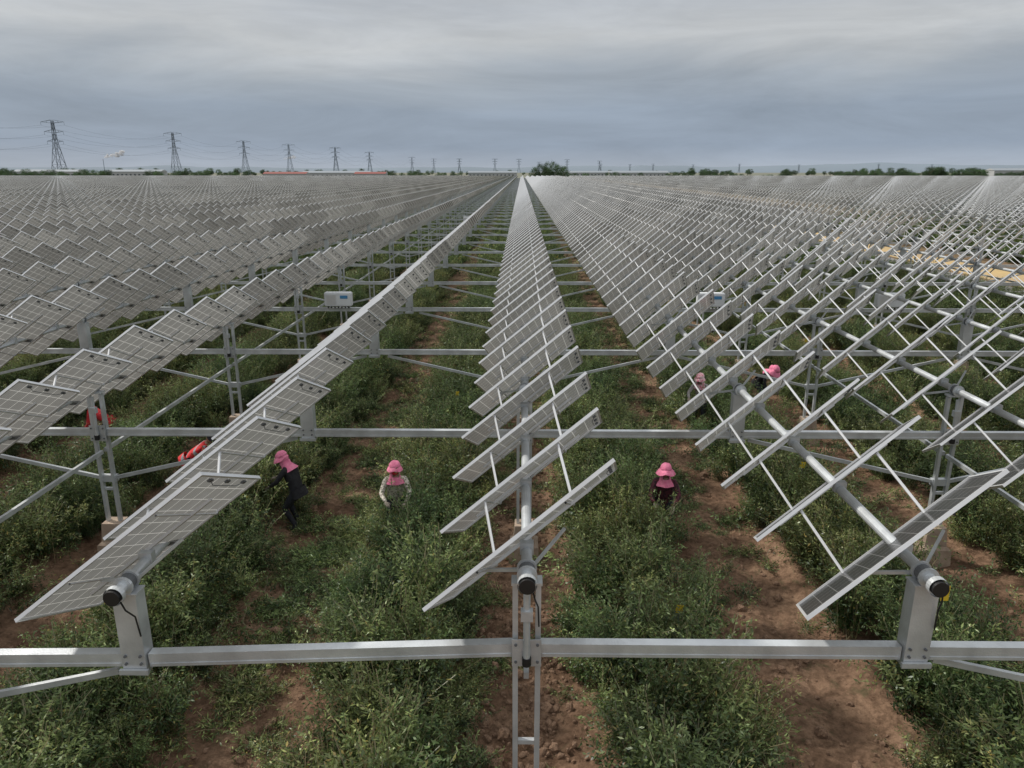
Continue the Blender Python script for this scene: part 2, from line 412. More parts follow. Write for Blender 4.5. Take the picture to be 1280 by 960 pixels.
# ------------------------------------------------------------ crop plants
def bush(name,seed,nst=44,nl=36,R=.62,Hh=.95,leaf=(.056,.021),mat=None,stems=True,base=(.038,.078,.024),tip=(.27,.345,.14)):
    g=np.random.default_rng(seed)
    az=g.uniform(0,2*np.pi,nst); rr=R*g.uniform(.2,1.1,nst); hh=Hh*g.uniform(.5,1.15,nst); dr=g.uniform(.1,.6,nst)
    lg=g.random(nst)<.16; rr[lg]*=1.45; hh[lg]*=1.3
    bx=g.normal(0,.1,nst); by=g.normal(0,.1,nst)
    def pt(i,t):
        wob=.06*np.sin(5*t+i)
        return np.stack([bx[i]+np.cos(az[i])*rr[i]*t**1.3+wob,by[i]+np.sin(az[i])*rr[i]*t**1.3+wob*.7,hh[i]*(t*(1+dr[i])-dr[i]*1.1*t**2.2)],-1)
    I=np.repeat(np.arange(nst),nl); T=g.uniform(.15,1.0,nst*nl)
    P=pt(I,T)+g.normal(0,.03,(nst*nl,3))
    n=len(P)
    d=g.normal(0,1,(n,3)); d[:,0]+=np.cos(az[I])*.9; d[:,1]+=np.sin(az[I])*.9; d[:,2]+=.15
    d/=np.linalg.norm(d,axis=1)[:,None]
    nn=g.normal(0,.8,(n,3)); nn[:,2]+=1.0
    sd=np.cross(d,nn); sd/=np.linalg.norm(sd,axis=1)[:,None]+1e-9
    L=leaf[0]*g.uniform(.6,1.5,n)[:,None]; W=leaf[1]*g.uniform(.7,1.3,n)[:,None]*.5
    q=np.stack([P,P+d*L*.45+sd*W,P+d*L,P+d*L*.45-sd*W],1).reshape(-1,3)
    F=np.arange(4*n).reshape(-1,4)
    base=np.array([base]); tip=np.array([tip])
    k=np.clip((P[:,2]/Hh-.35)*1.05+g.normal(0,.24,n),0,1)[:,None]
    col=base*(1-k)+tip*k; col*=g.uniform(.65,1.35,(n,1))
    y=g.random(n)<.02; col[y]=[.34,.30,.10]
    cols=np.repeat(np.concatenate([col,np.ones((n,1))],1),4,0)
    verts=[q];faces=F.tolist();off=4*n; ccs=[cols]
    if stems:
        for i in range(nst):
            ts=np.linspace(0,1,6); c=pt(np.full(6,i),ts)
            w=np.array([-np.sin(az[i]),np.cos(az[i]),0])*.004
            vv=np.concatenate([c-w,c+w]); verts.append(vv)
            for j in range(5): faces.append([off+j,off+j+1,off+7+j,off+6+j])
            ccs.append(np.tile([.24,.22,.13,1],(12,1))); off+=12
    me=bpy.data.meshes.new(name); me.from_pydata(np.concatenate(verts).tolist(),[],faces)
    ca=me.color_attributes.new('Col','FLOAT_COLOR','POINT'); ca.data.foreach_set('color',np.concatenate(ccs).astype(np.float32).ravel())
    me.materials.append(mat or M_leaf); me.update()
    return bpy.data.objects.new(name,me)
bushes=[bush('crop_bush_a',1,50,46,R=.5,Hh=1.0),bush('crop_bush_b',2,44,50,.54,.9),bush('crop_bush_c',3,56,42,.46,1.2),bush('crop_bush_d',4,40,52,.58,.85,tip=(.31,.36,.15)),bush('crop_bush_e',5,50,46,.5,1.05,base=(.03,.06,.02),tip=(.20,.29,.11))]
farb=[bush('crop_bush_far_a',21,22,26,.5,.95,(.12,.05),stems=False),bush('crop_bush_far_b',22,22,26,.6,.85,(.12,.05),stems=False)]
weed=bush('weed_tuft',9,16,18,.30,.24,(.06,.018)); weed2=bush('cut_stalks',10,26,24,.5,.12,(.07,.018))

people_xy=[(-6.95,14.6),(-4.35,13.0),(-2.35,12.6),(2.57,12.6),(4.68,18.8),(6.85,20.6),(-10.2,17.0)]
PP=[];RR=[];SS=[];II=[]
for b in range(-110,110):
    xc=(b+.5)*RS
    if 7.2*RS<xc<9.8*RS: continue
    y=2.6
    ymax=560 if abs(xc)<12 else (150 if xc<0 else 260)
    while y<ymax:
        st=.42 if y<40 else (.9 if y<110 else 1.7)
        cols=(-.86,-.43,0,.43,.86) if y<40 else ((-.7,0.,.7) if y<110 else (-.5,.5))
        if abs(xc)<.80*y+9:
            for cx in cols:
                if rng.random()<.07: continue
                if abs(cx)>.75 and noise.noise(Vector((xc+cx,y*.55,11)))<(-.14 if y<15 else -.25): continue
                x=xc+cx+rng.normal(0,.11)+.14*noise.noise(Vector((xc*2,y*.4,0))); yy=y+rng.normal(0,.17)
                near=min((x-p[0])**2+(yy-p[1])**2 for p in people_xy)
                if near<.07: continue
                if (x+4.2)**2+(yy-12.4)**2<.6: continue
                if yy<32:
                    rr_=2*round(x/RS/2); kk=round((yy-Y0)/SP)
                    if (x-rowx(rr_))**2+((yy-(Y0+kk*SP)+.5)*.8)**2<1.0: continue
                s=(.68 if abs(cx)>.7 else 1.0)*rng.uniform(.75,1.2)*(1 if y<40 else (1.15 if y<110 else 1.5))
                PP.append((x,yy,ground_h(x,yy)-.03)); RR.append((rng.normal(0,.15),rng.normal(0,.15),rng.uniform(0,6.28)))
                SS.append((s,s,s*rng.uniform(.75,1.15)*(1 if y<110 else .8))); II.append(int(rng.integers(0,5)) if y<48 else 5+int(rng.integers(0,2)))
        y+=st
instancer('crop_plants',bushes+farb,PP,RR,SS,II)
PP=[];RR=[];SS=[];II=[]
for r in range(-8,9):
    for _ in range(520):
        y=3+42*rng.random()**1.0; lx=rng.normal(0,.65)
        if abs(lx)>1.15: continue
        x=r*RS+lx
        if abs(x)>.8*y+4: continue
        if abs(lx)<.55 and rng.random()<(.92 if y<15 else .7): continue
        if y<13 and rng.random()<.4: continue
        s=rng.uniform(.35,1.15); PP.append((x,y,ground_h(x,y)-.01)); RR.append((0,0,rng.uniform(0,6.28))); SS.append((s,s,s)); II.append(0)
for (cx,cy,sx,sy,n) in ((-3.3,11.5,.5,1.2,75),(-2.9,14.5,.4,2.,50),(-3.5,19,.5,3,50),(-3.6,8.6,.3,.6,12),(3.1,16,.5,2.5,34),(3.6,24,.5,4,35),(-.2,22,.5,6,60),(-.9,9,.3,1.5,12)):
    for _ in range(n):
        x=rng.normal(cx,sx); y=rng.normal(cy,sy); s=rng.uniform(.4,1.0)
        if y<4: continue
        PP.append((x,y,ground_h(x,y))); RR.append((rng.normal(0,.1),rng.normal(0,.1),rng.uniform(0,6.28))); SS.append((s,s,s)); II.append(1)
instancer('weeds_and_cut_stalks',[weed,weed2],PP,RR,SS,II)

M_clod=simple('clod_soil',(.36,.235,.155),.95,0,.3,4,.5,20,c2=(.16,.095,.062))
def clod(seed):
    bm=bmesh.new(); bmesh.ops.create_icosphere(bm,subdivisions=2,radius=1)
    for v in bm.verts:
        v.co*=1+.45*noise.noise(v.co*1.6+Vector((seed*3,0,0))); v.co.z*=.7
    me=bpy.data.meshes.new('clod'); bm.to_mesh(me); bm.free(); me.materials.append(M_clod); return bpy.data.objects.new('soil_clod',me)
clods=[clod(i) for i in range(3)]
PP=[];RR=[];SS=[];II=[]
for r,n in ((0,3400),(-1,900),(1,900),(-2,500),(2,500)):
    for _ in range(n):
        y=5+20*rng.random()**1.6; x=r*RS+rng.normal(0,.5)
        s=float(np.exp(rng.normal(-3.7,.55))); s=min(s,.10)
        PP.append((x,y,ground_h(x,y)+s*.2)); RR.append(rng.uniform(0,6.28,3)); SS.append((s,s*rng.uniform(.7,1.2),s)); II.append(int(rng.integers(0,3)))
instancer('soil_clods',clods,PP,RR,SS,II)

# ------------------------------------------------------------ inverter boxes
def inverter(x,y,z=BEAM+.36):
    e=empty('inverter_box',(x,y,z))
    bm=bmesh.new(); bmesh.ops.create_cube(bm,size=1)
    for v in bm.verts: v.co=Vector((v.co.x*.86,v.co.y*.26,v.co.z*.44))
    bmesh.ops.bevel(bm,geom=bm.edges[:],offset=.025,segments=2,affect='EDGES')
    m=bpy.data.meshes.new('casing'); bm.to_mesh(m); bm.free(); m.materials.append(M_white)
    o=bpy.data.objects.new('casing',m); COL.objects.link(o); o.parent=e
    mb=MB()
    mb.bx((.2,-.136,.08),(.24,.006,.1),M_blue); mb.bx((-.2,-.136,0),(.3,.008,.3),M_alu)
    mb.obj('label_and_cover',e)
    mb=MB()
    for i in range(7): mb.cyl((-.35+i*.11,0,-.30),(-.35+i*.11,0,-.215),.02,M_black,8)
    for sx in (-.3,.3): mb.bx((sx,.15,-.12),(.05,.05,.62),M_steel)
    mb.obj('glands_and_bracket',e)
for x,y in ((-5.9,23.55),(5.95,23.55),(11.6,23.55),(-4.6,65),(13,47)): inverter(x,y)

# ------------------------------------------------------------ yellow traps
for x,y,z in ((2.06,8.75,1.0),(5.4,13.5,1.15),(-1.7,18.4,1.1),(-12.3,29,1.4),(-11.2,29,1.4),(9.3,24,1.3)):
    e=empty('yellow_sticky_trap',(x,y,0),rng.uniform(-.5,.5))
    mb=MB(); mb.cyl((0,0,0),(0,0,z+.1),.006,M_dark,6); mb.obj('stake',e)
    mb=MB(); mb.box((0,-.012,z),((1,0,0),(0,1,0),(.2,0,1)),(.045,.002,.06),M_yellow); mb.obj('card',e)
e=empty('yellow_sticky_trap',(RS+.2,5.98,0)); mb=MB(); mb.box((0,0,2.95),((1,0,0),(0,1,0),(0,0,1)),(.035,.003,.075),M_yellow); mb.obj('card',e); mb=MB(); mb.cyl((-.06,0,3.03),(.0,0,3.03),.006,M_dark,6); mb.obj('hanger',e)

# ------------------------------------------------------------ people
M_skin=simple('skin',(.42,.25,.17),.55,0,.06,20)
M_hair=simple('hair',(.015,.012,.01),.5)
M_lip=simple('lips',(.35,.09,.08),.5)
M_shoe=simple('shoes',(.05,.05,.055),.7)
M_glove=simple('work_glove',(.22,.19,.16),.8)
def cloth(name,c,c2=None,kind='noise',scale=10):
    m,nt,b=new_mat(name); b.inputs['Roughness'].default_value=.85
    tc=N(nt,'ShaderNodeTexCoord')
    if kind=='noise': t=N(nt,'ShaderNodeTexNoise'); t.inputs['Scale'].default_value=scale; fac=t.outputs['Fac']
    elif kind=='floral': t=N(nt,'ShaderNodeTexVoronoi'); t.inputs['Scale'].default_value=scale; fac=t.outputs['Distance']
    else: t=N(nt,'ShaderNodeTexWave'); t.bands_direction='DIAGONAL'; t.inputs['Scale'].default_value=scale; fac=t.outputs['Fac']
    nt.links.new(tc.outputs['Object'],t.inputs['Vector'])
    r=N(nt,'ShaderNodeValToRGB'); r.color_ramp.elements[0].position=.38 if kind!='wave' else .1; r.color_ramp.elements[1].position={'noise':.8,'floral':.48,'wave':.18}[kind]
    c2=c2 or tuple(x*.65 for x in c)
    r.color_ramp.elements[0].color=(*c2,1); r.color_ramp.elements[1].color=(*c,1)
    nt.links.new(fac,r.inputs['Fac']); nt.links.new(r.outputs['Color'],b.inputs['Base Color'])
    n2=N(nt,'ShaderNodeTexNoise'); n2.inputs['Scale'].default_value=9; n2.inputs['Detail'].default_value=4; nt.links.new(tc.outputs['Object'],n2.inputs['Vector'])
    bp=N(nt,'ShaderNodeBump'); bp.inputs['Strength'].default_value=.8; bp.inputs['Distance'].default_value=.04
    nt.links.new(n2.outputs['Fac'],bp.inputs['Height']); nt.links.new(bp.outputs['Normal'],b.inputs['Normal'])
    return m
C_pink=cloth('pink_cloth',(.90,.32,.46),(.78,.20,.34),'noise',14)
C_pinkw=cloth('pink_white_cloth',(.85,.58,.60),(.75,.20,.30),'floral',22)
C_black=cloth('black_cloth',(.018,.018,.022)); C_navy=cloth('dark_trousers',(.02,.022,.03))
C_cream=cloth('floral_blouse',(.66,.62,.53),(.30,.26,.22),'floral',26)
C_redstripe=cloth('red_striped_jacket',(.58,.025,.03),(.30,.30,.32),'wave',1.6)
C_red=cloth('red_cloth',(.6,.03,.04)); C_darkred=cloth('dark_checked_blouse',(.09,.02,.03),(.025,.01,.015),'floral',20)
C_grey=cloth('light_jacket',(.50,.47,.45))

def skin_mesh(name,verts,edges,radii,subs=2):
    me=bpy.data.meshes.new(name+'_sk'); me.from_pydata([tuple(v) for v in verts],edges,[])
    o=bpy.data.objects.new(name+'_sk',me); COL.objects.link(o)
    md=o.modifiers.new('s','SKIN'); md.use_smooth_shade=True
    sv=me.skin_vertices[0].data
    for i,r in enumerate(radii):
        sv[i].radius=(r if isinstance(r,tuple) else (r,r)); sv[i].use_root=(i==0)
    ss=o.modifiers.new('d','SUBSURF'); ss.levels=subs; ss.render_levels=subs
    dg=bpy.context.evaluated_depsgraph_get(); dg.update()
    out=bpy.data.meshes.new_from_object(o.evaluated_get(dg))
    bpy.data.objects.remove(o); out.polygons.foreach_set('use_smooth',[True]*len(out.polygons))
    return out
def seg_d(p,a,b):
    ab=b-a; t=max(0,min(1,(p-a).dot(ab)/ab.length_squared)); return (p-(a+ab*t)).length
def ell(mb,M,c,r,mat,nu=14,nv=10,fn=None,keep=None):
    o=len(mb.v)
    for j in range(nv+1):
        ph=math.pi*j/nv
        for i in range(nu):
            th=2*math.pi*i/nu
            p=Vector((c[0]+r[0]*math.sin(ph)*math.cos(th),c[1]+r[1]*math.sin(ph)*math.sin(th),c[2]+r[2]*math.cos(ph)))
            if fn: p=fn(p)
            mb.v.append(p)
    for j in range(nv):
        for i in range(nu):
            k=(i+1)%nu; q=[o+j*nu+i,o+(j+1)*nu+i,o+(j+1)*nu+k,o+j*nu+k]
            ctr=sum((mb.v[t] for t in q),Vector())/4
            if keep and not keep(ctr): continue
            mb.face(q,mat)
    for t in range(o,len(mb.v)): mb.v[t]=M@mb.v[t]
def person(name,xy,yaw,lean,hipz,top,pants,scarf,hat=True,facecover=None,headturn=0.,nod=0.,arm='work',s=1.0,glove=True,brim=1.0):
    x,y=xy; e=empty(name,(x,y,ground_h(x,y)),yaw); e.scale=(s,s,s)
    d=Vector((0,math.sin(lean),math.cos(lean))); up=Vector((0,0,1))
    back=Vector((0,-math.sin(lean)*.16,0))
    Pp=Vector((0,0,hipz))+back
    S1=Pp+d*.16; CH=Pp+d*.34; NK=Pp+d*.475
    l2=lean*.75+nod; nd=Vector((0,math.sin(l2),math.cos(l2)))
    HB=NK+nd*.07
    V=[Pp,S1,CH,NK,HB]; E=[(0,1),(1,2),(2,3),(3,4)]; Rr=[(.145,.115),(.135,.105),(.15,.11),.058,.05]
    lim={'leg':[]}; hands=[]
    for sx in (-1,1):
        sh=Pp+d*.425+Vector((sx*.165,0,0))
        if arm=='work':
            el=sh+Vector((sx*.09,.12+.05*(sx>0),-.20)); wr=el+Vector((-sx*.08,.20,-.07-.06*(sx<0)))
        else:
            el=sh+Vector((sx*.05,.04,-.26)); wr=el+Vector((-sx*.02,.12,-.20))
        n=len(V); V+= [sh,(sh+el)/2,el,(el+wr)/2,wr]; Rr+=[.066,.056,.048,.042,.032]
        E+= [(2,n),(n,n+1),(n+1,n+2),(n+2,n+3),(n+3,n+4)]; hands.append((el,wr,sx))
        hp=Pp+Vector((sx*.09,0,-.05)); an=Vector((sx*.12,-.04+.10*(sx>0),.09))
        legl=(hp-an).length; kf=math.sqrt(max(0.,.41**2-(legl/2)**2)) if legl<.82 else .02
        kn=(hp+an)/2+Vector((sx*.02,kf,0)); toe=an+Vector((sx*.02,.15,-.055))
        n=len(V); V+=[hp,(hp+kn)/2,kn,(kn+an)/2,an,toe]; Rr+=[.095,.085,.065,.057,.045,(.045,.03)]
        E+= [(0,n),(n,n+1),(n+1,n+2),(n+2,n+3),(n+3,n+4),(n+4,n+5)]
        lim['leg'].append((hp,kn,an,toe))
    me=skin_mesh(name,V,E,Rr)
    me.materials.append(top); me.materials.append(pants); me.materials.append(M_shoe); me.materials.append(M_skin)
    for p in me.polygons:
        c=p.center; dl=min(min(seg_d(c,a,b),seg_d(c,b,cc)) for a,b,cc,t in lim['leg'])
        dt=min(seg_d(c,Pp-d*.06,CH),seg_d(c,CH,NK),min(min(seg_d(c,Pp+d*.42,el),seg_d(c,el,wr)) for el,wr,_ in hands))
        if c.z<.11: p.material_index=2
        elif (c-HB).length<.075 and (c-Pp).dot(d)>.49: p.material_index=3
        elif dl<dt-.02: p.material_index=1
        else: p.material_index=0
    o=bpy.data.objects.new('body',me); COL.objects.link(o); o.parent=e
    mb=MB(); n=20; rows=[(.02,.165,.135),(-.06,.178,.15),(-.14,.19,.165)]
    for (t,a,b) in rows:
        for i in range(n):
            th=2*math.pi*i/n; w=1+.05*math.sin(th*5+t*20)
            mb.v.append(Pp+d*t*.8+Vector((0,0,t*.3))+Vector((a*math.cos(th)*w,0,0))+Vector((0,math.cos(lean),-math.sin(lean)))*b*math.sin(th)*w)
    for j in range(2):
        for i in range(n):
            k=(i+1)%n; mb.face((j*n+i,(j+1)*n+i,(j+1)*n+k,j*n+k),top)
    mb.obj('jacket_hem',e,smooth=True)
    for el,wr,sx in hands:
        f=(wr-el).normalized(); side=f.cross(up).normalized(); nrm=side.cross(f)
        pc=wr+f*.055; V2=[wr-f*.01,pc]; E2=[(0,1)]; R2=[(.026,.02),(.036,.018)]
        for k,(off,L) in enumerate(((-.03,.062),(-.01,.075),(.012,.07),(.031,.055))):
            b0=pc+side*off*.8+f*.01; b1=pc+side*off+f*(.035+L*.35); b2=b1+f*L*.4-nrm*L*.35; b3=b2+f*L*.12-nrm*L*.35
            n=len(V2); V2+=[b0,b1,b2,b3]; R2+=[.012,.0095,.009,.008]; E2+=[(1,n),(n,n+1),(n+1,n+2),(n+2,n+3)]
        t0=wr+f*.03-side*sx*.025; t1=t0-side*sx*.03+f*.025; t2=t1+f*.03-nrm*.015
        n=len(V2); V2+=[t0,t1,t2]; R2+=[.014,.011,.009]; E2+=[(1,n),(n,n+1),(n+1,n+2)]
        hm=skin_mesh('hand',V2,E2,R2,1); hm.materials.clear(); hm.materials.append(M_glove if glove else M_skin)
        ho=bpy.data.objects.new('hand',hm); COL.objects.link(ho); ho.parent=e
    fw=Vector((0,math.cos(l2),-math.sin(l2)))
    rot=Matrix((Vector((1,0,0)),fw,nd)).transposed().to_4x4(); rot=rot@Matrix.Rotation(headturn,4,'Z')
    M=Matrix.Translation(HB+nd*.10+fw*.015)@rot
    mb=MB()
    def hf(p):
        q=p.copy()
        if q.z<0: q.x*=1+.9*q.z/.3
        if q.y>.05:
            g=math.exp(-(q.x/.013)**2-((q.z+.012)/.024)**2); q.y+=.024*g
            q.y-=.010*(math.exp(-((abs(q.x)-.032)/.014)**2-((q.z-.012)/.013)**2))
            q.y+=.006*math.exp(-(q.x/.02)**2-((q.z+.058)/.01)**2)
        return q
    ell(mb,M,(0,0,0),(.074,.093,.112),M_skin,32,24,hf)
    for sx in (-1,1):
        ell(mb,M,(sx*.032,.079,.012),(.014,.007,.007),M_white,8,6); ell(mb,M,(sx*.032,.085,.012),(.006,.003,.006),M_black,8,6)
        ell(mb,M,(sx*.032,.083,.03),(.018,.006,.003),M_hair,8,6)
        ell(mb,M,(sx*.076,-.005,-.005),(.009,.02,.03),M_skin,8,8)
    ell(mb,M,(0,.088,-.05),(.022,.006,.006),M_lip,10,6)
    ell(mb,M,(0,-.006,.022),(.081,.096,.104),M_hair,20,14,None,lambda p:p.z>.05 or p.y<.0)
    mb.obj('head',e,smooth=True)
    if facecover:
        mb=MB(); ell(mb,M,(0,.004,-.045),(.074,.108,.068),facecover,20,12,None,lambda p:p.y>.02 and p.z<-.004); mb.obj('face_cover',e,smooth=True)
    if scarf:
        mb=MB()
        ell(mb,M,(0,-.008,.008),(.098,.112,.130),scarf,24,16,lambda p:p*(1+.05*noise.noise(p*25)),lambda p: not(p.y>.03 and abs(p.x)<.062 and -.10<p.z<.06))
        n=24; o=len(mb.v)
        for t,a,b,yo in ((-.06,.092,.104,-.005),(-.13,.092,.10,-.01),(-.20,.13,.13,-.02),(-.265,.18,.16,-.03)):
            for i in range(n):
                th=2*math.pi*i/n; w=1+.06*math.sin(th*6+t*9); mb.v.append(M@Vector((a*math.cos(th)*w,yo+b*math.sin(th)*w,t)))
        for j in range(3):
            for i in range(n):
                k=(i+1)%n
                if j==0 and 3<i<9: continue
                mb.face((o+j*n+i,o+(j+1)*n+i,o+(j+1)*n+k,o+j*n+k),scarf)
        mb.obj('headscarf',e,smooth=True)
    if hat:
        hm=scarf or C_black
        mb=MB(); ell(mb,M,(0,-.005,.055),(.108,.124,.098),hm,24,12,lambda p:p*(1+.06*noise.noise(p*20)),lambda p:p.z>.05)
        n=32; o=len(mb.v)
        for rr_,zz in ((.102,.062),(.102+.035*brim,.05),(.102+.065*brim,.022),(.104+.068*brim,.012)):
            for i in range(n):
                th=2*math.pi*i/n; ff=1.12 if math.sin(th)>-.1 else .85
                mb.v.append(M@Vector((rr_*ff*math.cos(th)*.94,rr_*ff*math.sin(th)*1.08+.01,zz-.05*abs(math.cos(th))*(rr_-.1)/.07+.008*math.sin(th*5)*(rr_/.2))))
        for j in range(3):
            for i in range(n):
                k=(i+1)%n; mb.face((o+j*n+i,o+(j+1)*n+i,o+(j+1)*n+k,o+j*n+k),hm)
        mb.obj('sun_hat',e,smooth=True)
    return e
person('farm_worker',people_xy[0],math.radians(-75),.95,.82,C_redstripe,C_navy,None,hat=True,arm='down',glove=True,brim=.6)
person('farm_worker',people_xy[1],math.radians(75),.38,.82,C_black,C_navy,C_pink,hat=True,arm='work',nod=.2,brim=.7)
person('farm_worker',people_xy[2],math.radians(188),.45,.76,C_cream,C_navy,C_pink,hat=True,facecover=C_red,arm='work',nod=-.35,brim=.5)
person('farm_worker',people_xy[3],math.radians(170),.42,.80,C_darkred,C_navy,C_pink,hat=True,facecover=None,arm='work',nod=-.3,brim=.95)
person('farm_worker',people_xy[4],math.radians(150),.5,.84,C_grey,C_navy,C_pinkw,hat=True,arm='work',nod=-.1,brim=.6)
person('farm_worker',people_xy[5],math.radians(215),.85,.80,C_black,C_navy,C_pink,hat=True,arm='down',nod=.2,brim=1.4)
person('farm_worker',people_xy[6],math.radians(100),.9,.82,C_red,C_navy,None,hat=True,arm='down',brim=.5)

# ------------------------------------------------------------ pylons + lines
M_lat=simple('pylon_steel',(.18,.21,.25),.7,.1)
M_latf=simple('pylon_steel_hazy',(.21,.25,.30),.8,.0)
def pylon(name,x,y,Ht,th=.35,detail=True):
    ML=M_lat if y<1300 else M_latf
    mb=MB(); s=Ht/55.
    prof=[(0,6.2),(14,4.3),(26,2.8),(35,1.6),(44,1.2),(55,.9)]
    if not detail: prof=[(0,6.2),(35,1.6),(55,.9)]
    for (z0,w0),(z1,w1) in zip(prof,prof[1:]):
        c0=[Vector((a*w0*s,b*w0*s,z0*s)) for a,b in((-1,-1),(1,-1),(1,1),(-1,1))]; c1=[Vector((a*w1*s,b*w1*s,z1*s)) for a,b in((-1,-1),(1,-1),(1,1),(-1,1))]
        for i in range(4):
            j=(i+1)%4; mb.beam(c0[i],c1[i],th,th,ML); mb.beam(c0[i],c1[j],th*.55,th*.55,ML); mb.beam(c0[j],c1[i],th*.55,th*.55,ML); mb.beam(c1[i],c1[j],th*.6,th*.6,ML)
    tips=[]
    for z,w in ((36,8.),(45,9.5),(54,11.5)):
        for sg in (-1,1):
            tip=Vector((sg*w*s,0,z*s))
            for b in (-1,1):
                mb.beam((sg*1.2*s,b*1.2*s,(z-1)*s),tip,th*.8,th*.8,ML); mb.beam((sg*1.0*s,b*1.0*s,(z+1.8)*s),tip,th*.7,th*.7,ML)
            mb.beam((sg*w*.5*s,.7*s,(z-.4)*s),(sg*w*.5*s,-.7*s,(z+.8)*s),th*.5,th*.5,ML)
            mb.cyl(tip,tip-Vector((0,0,3*s)),.14,ML,6); tips.append(Vector((x,y,0))+tip-Vector((0,0,3*s)))
    mb.obj(name,loc=(x,y,0)); return tips
line=[(-460,520,55),(-452,752,54),(-437,975,54),(-433,1210,53),(-432,1440,56),(-430,1790,61),(-432,2200,61),(-425,3000,62),(-420,3700,68)]
prev=None; wm=MB()
for x,y,h in line:
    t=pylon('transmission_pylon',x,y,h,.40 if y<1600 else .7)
    if prev:
        for a,b in zip(prev,t):
            L=(b-a).length; sag=L*.035; pts=[a.lerp(b,i/10)-Vector((0,0,4*sag*(i/10)*(1-i/10))) for i in range(11)]
            for i in range(10): wm.cyl(pts[i],pts[i+1],.07 if y<1500 else .1,M_latf,4,cap=False)
    prev=t
wm.obj('power_lines')
for px,py,h in ((-290,3600,66),(-135,3900,70),(-15,4100,72),(95,4300,60),(245,4200,72),(430,4300,66),(560,5500,60),(780,5600,60),(980,5800,65),(1300,5900,60),(1650,5900,65),(2100,5900,60),(2700,5900,65),(3100,5900,60)):
    pylon('transmission_pylon',px,py,h,1.2,False)

# ------------------------------------------------------------ distant things
M_haze=simple('hazy_hill',(.17,.21,.25),1,0,.08,.001)  # bluish air haze painted into the base colour
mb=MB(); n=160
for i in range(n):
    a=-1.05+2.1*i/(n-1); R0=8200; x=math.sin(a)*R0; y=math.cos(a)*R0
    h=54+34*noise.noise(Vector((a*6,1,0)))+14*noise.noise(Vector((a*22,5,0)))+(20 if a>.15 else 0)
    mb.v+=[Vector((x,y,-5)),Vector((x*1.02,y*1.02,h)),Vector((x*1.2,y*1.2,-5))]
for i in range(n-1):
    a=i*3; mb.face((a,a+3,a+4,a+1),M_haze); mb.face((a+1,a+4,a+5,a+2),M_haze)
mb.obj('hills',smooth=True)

def tree_mesh(name,seed,Ht=10.,Wd=6.,nclump=46,nleaf=110):
    g=np.random.default_rng(seed); mb=MB()
    mb.cyl((0,0,-.2),(0,0,Ht*.35),.22,M_bark,8,.16)
    for i in range(6):
        a=g.uniform(0,6.28); mb.cyl((0,0,Ht*(.25+.05*i)),(math.cos(a)*Wd*.3,math.sin(a)*Wd*.3,Ht*(.5+.07*i)),.11,M_bark,6,.03)
    mb.cyl((0,0,Ht*.35),(0,0,Ht*.85),.16,M_bark,8,.04)
    nb=len(mb.v); cols=[]
    for c in range(nclump):
        while True:
            q=g.uniform(-1,1,3)
            if np.linalg.norm(q)<1: break
        cc=np.array([q[0]*Wd*.5,q[1]*Wd*.5,Ht*.56+q[2]*Ht*.42]); rad=g.uniform(.1,.2)*Wd
        br=g.uniform(.55,1.4)
        for l in range(nleaf):
            p=cc+g.normal(0,rad*.55,3); d=g.normal(0,1,3); d/=np.linalg.norm(d); e_=np.cross(d,g.normal(0,1,3)); e_/=np.linalg.norm(e_)
            s=g.uniform(.14,.28); k=len(mb.v)
            mb.v+=[Vector(p),Vector(p+d*s+e_*s*.5),Vector(p+d*s*2),Vector(p+d*s-e_*s*.5)]; mb.face((k,k+1,k+2,k+3),M_treeleaf)
            cols+= [(.08*br,.13*br,.05*br,1)]*4
    me=mb.mesh(name); ca=me.color_attributes.new('Col','FLOAT_COLOR','POINT')
    full=[(.1,.08,.05,1)]*nb+cols; ca.data.foreach_set('color',np.array(full,dtype=np.float32).ravel())
    return me
tm=[tree_mesh('tree_a',1,12,9,50,80),tree_mesh('tree_b',2,9.5,8,40,80),tree_mesh('tree_c',3,7,7,30,80)]
def tree(i,x,y,s=1,rz=0):
    o=bpy.data.objects.new('tree',tm[i]); o.location=(x,y,0); o.scale=(s,s,s); o.rotation_euler=(0,0,rz); COL.objects.link(o)
for i,x,y,s in ((0,22,604,1.25),(0,16,602,1.1),(1,28,601,1.25),(1,10,603,1.05),(0,33,606,.95),(1,19,598,1.1),(2,53,640,.9),(1,218,640,.95),(2,-310,640,1.2),(2,-302,640,1.1)): tree(i,x,y,s,rng.uniform(0,6))
tsrc=[bpy.data.objects.new('treeline_source',m) for m in tm]
PP=[];RR=[];SS=[];II=[]
for x0,x1,y,n,s in ((-480,-345,640,90,.7),(-330,-240,690,36,.6),(255,372,625,95,.8),(385,480,640,30,.7),(40,130,660,18,.55),(-160,-40,760,28,.6),(-1100,-250,1500,130,1.1),(300,1200,1500,130,1.1),(-250,300,1700,50,.9),(130,250,720,24,.6)):
    for _ in range(n):
        PP.append((rng.uniform(x0,x1),y+rng.normal(0,6),0)); RR.append((0,0,rng.uniform(0,6.28))); q=s*rng.uniform(.6,1.15); SS.append((q*1.3,q*1.3,q)); II.append(int(rng.integers(0,3)))
instancer('distant_treeline',tsrc,PP,RR,SS,II)

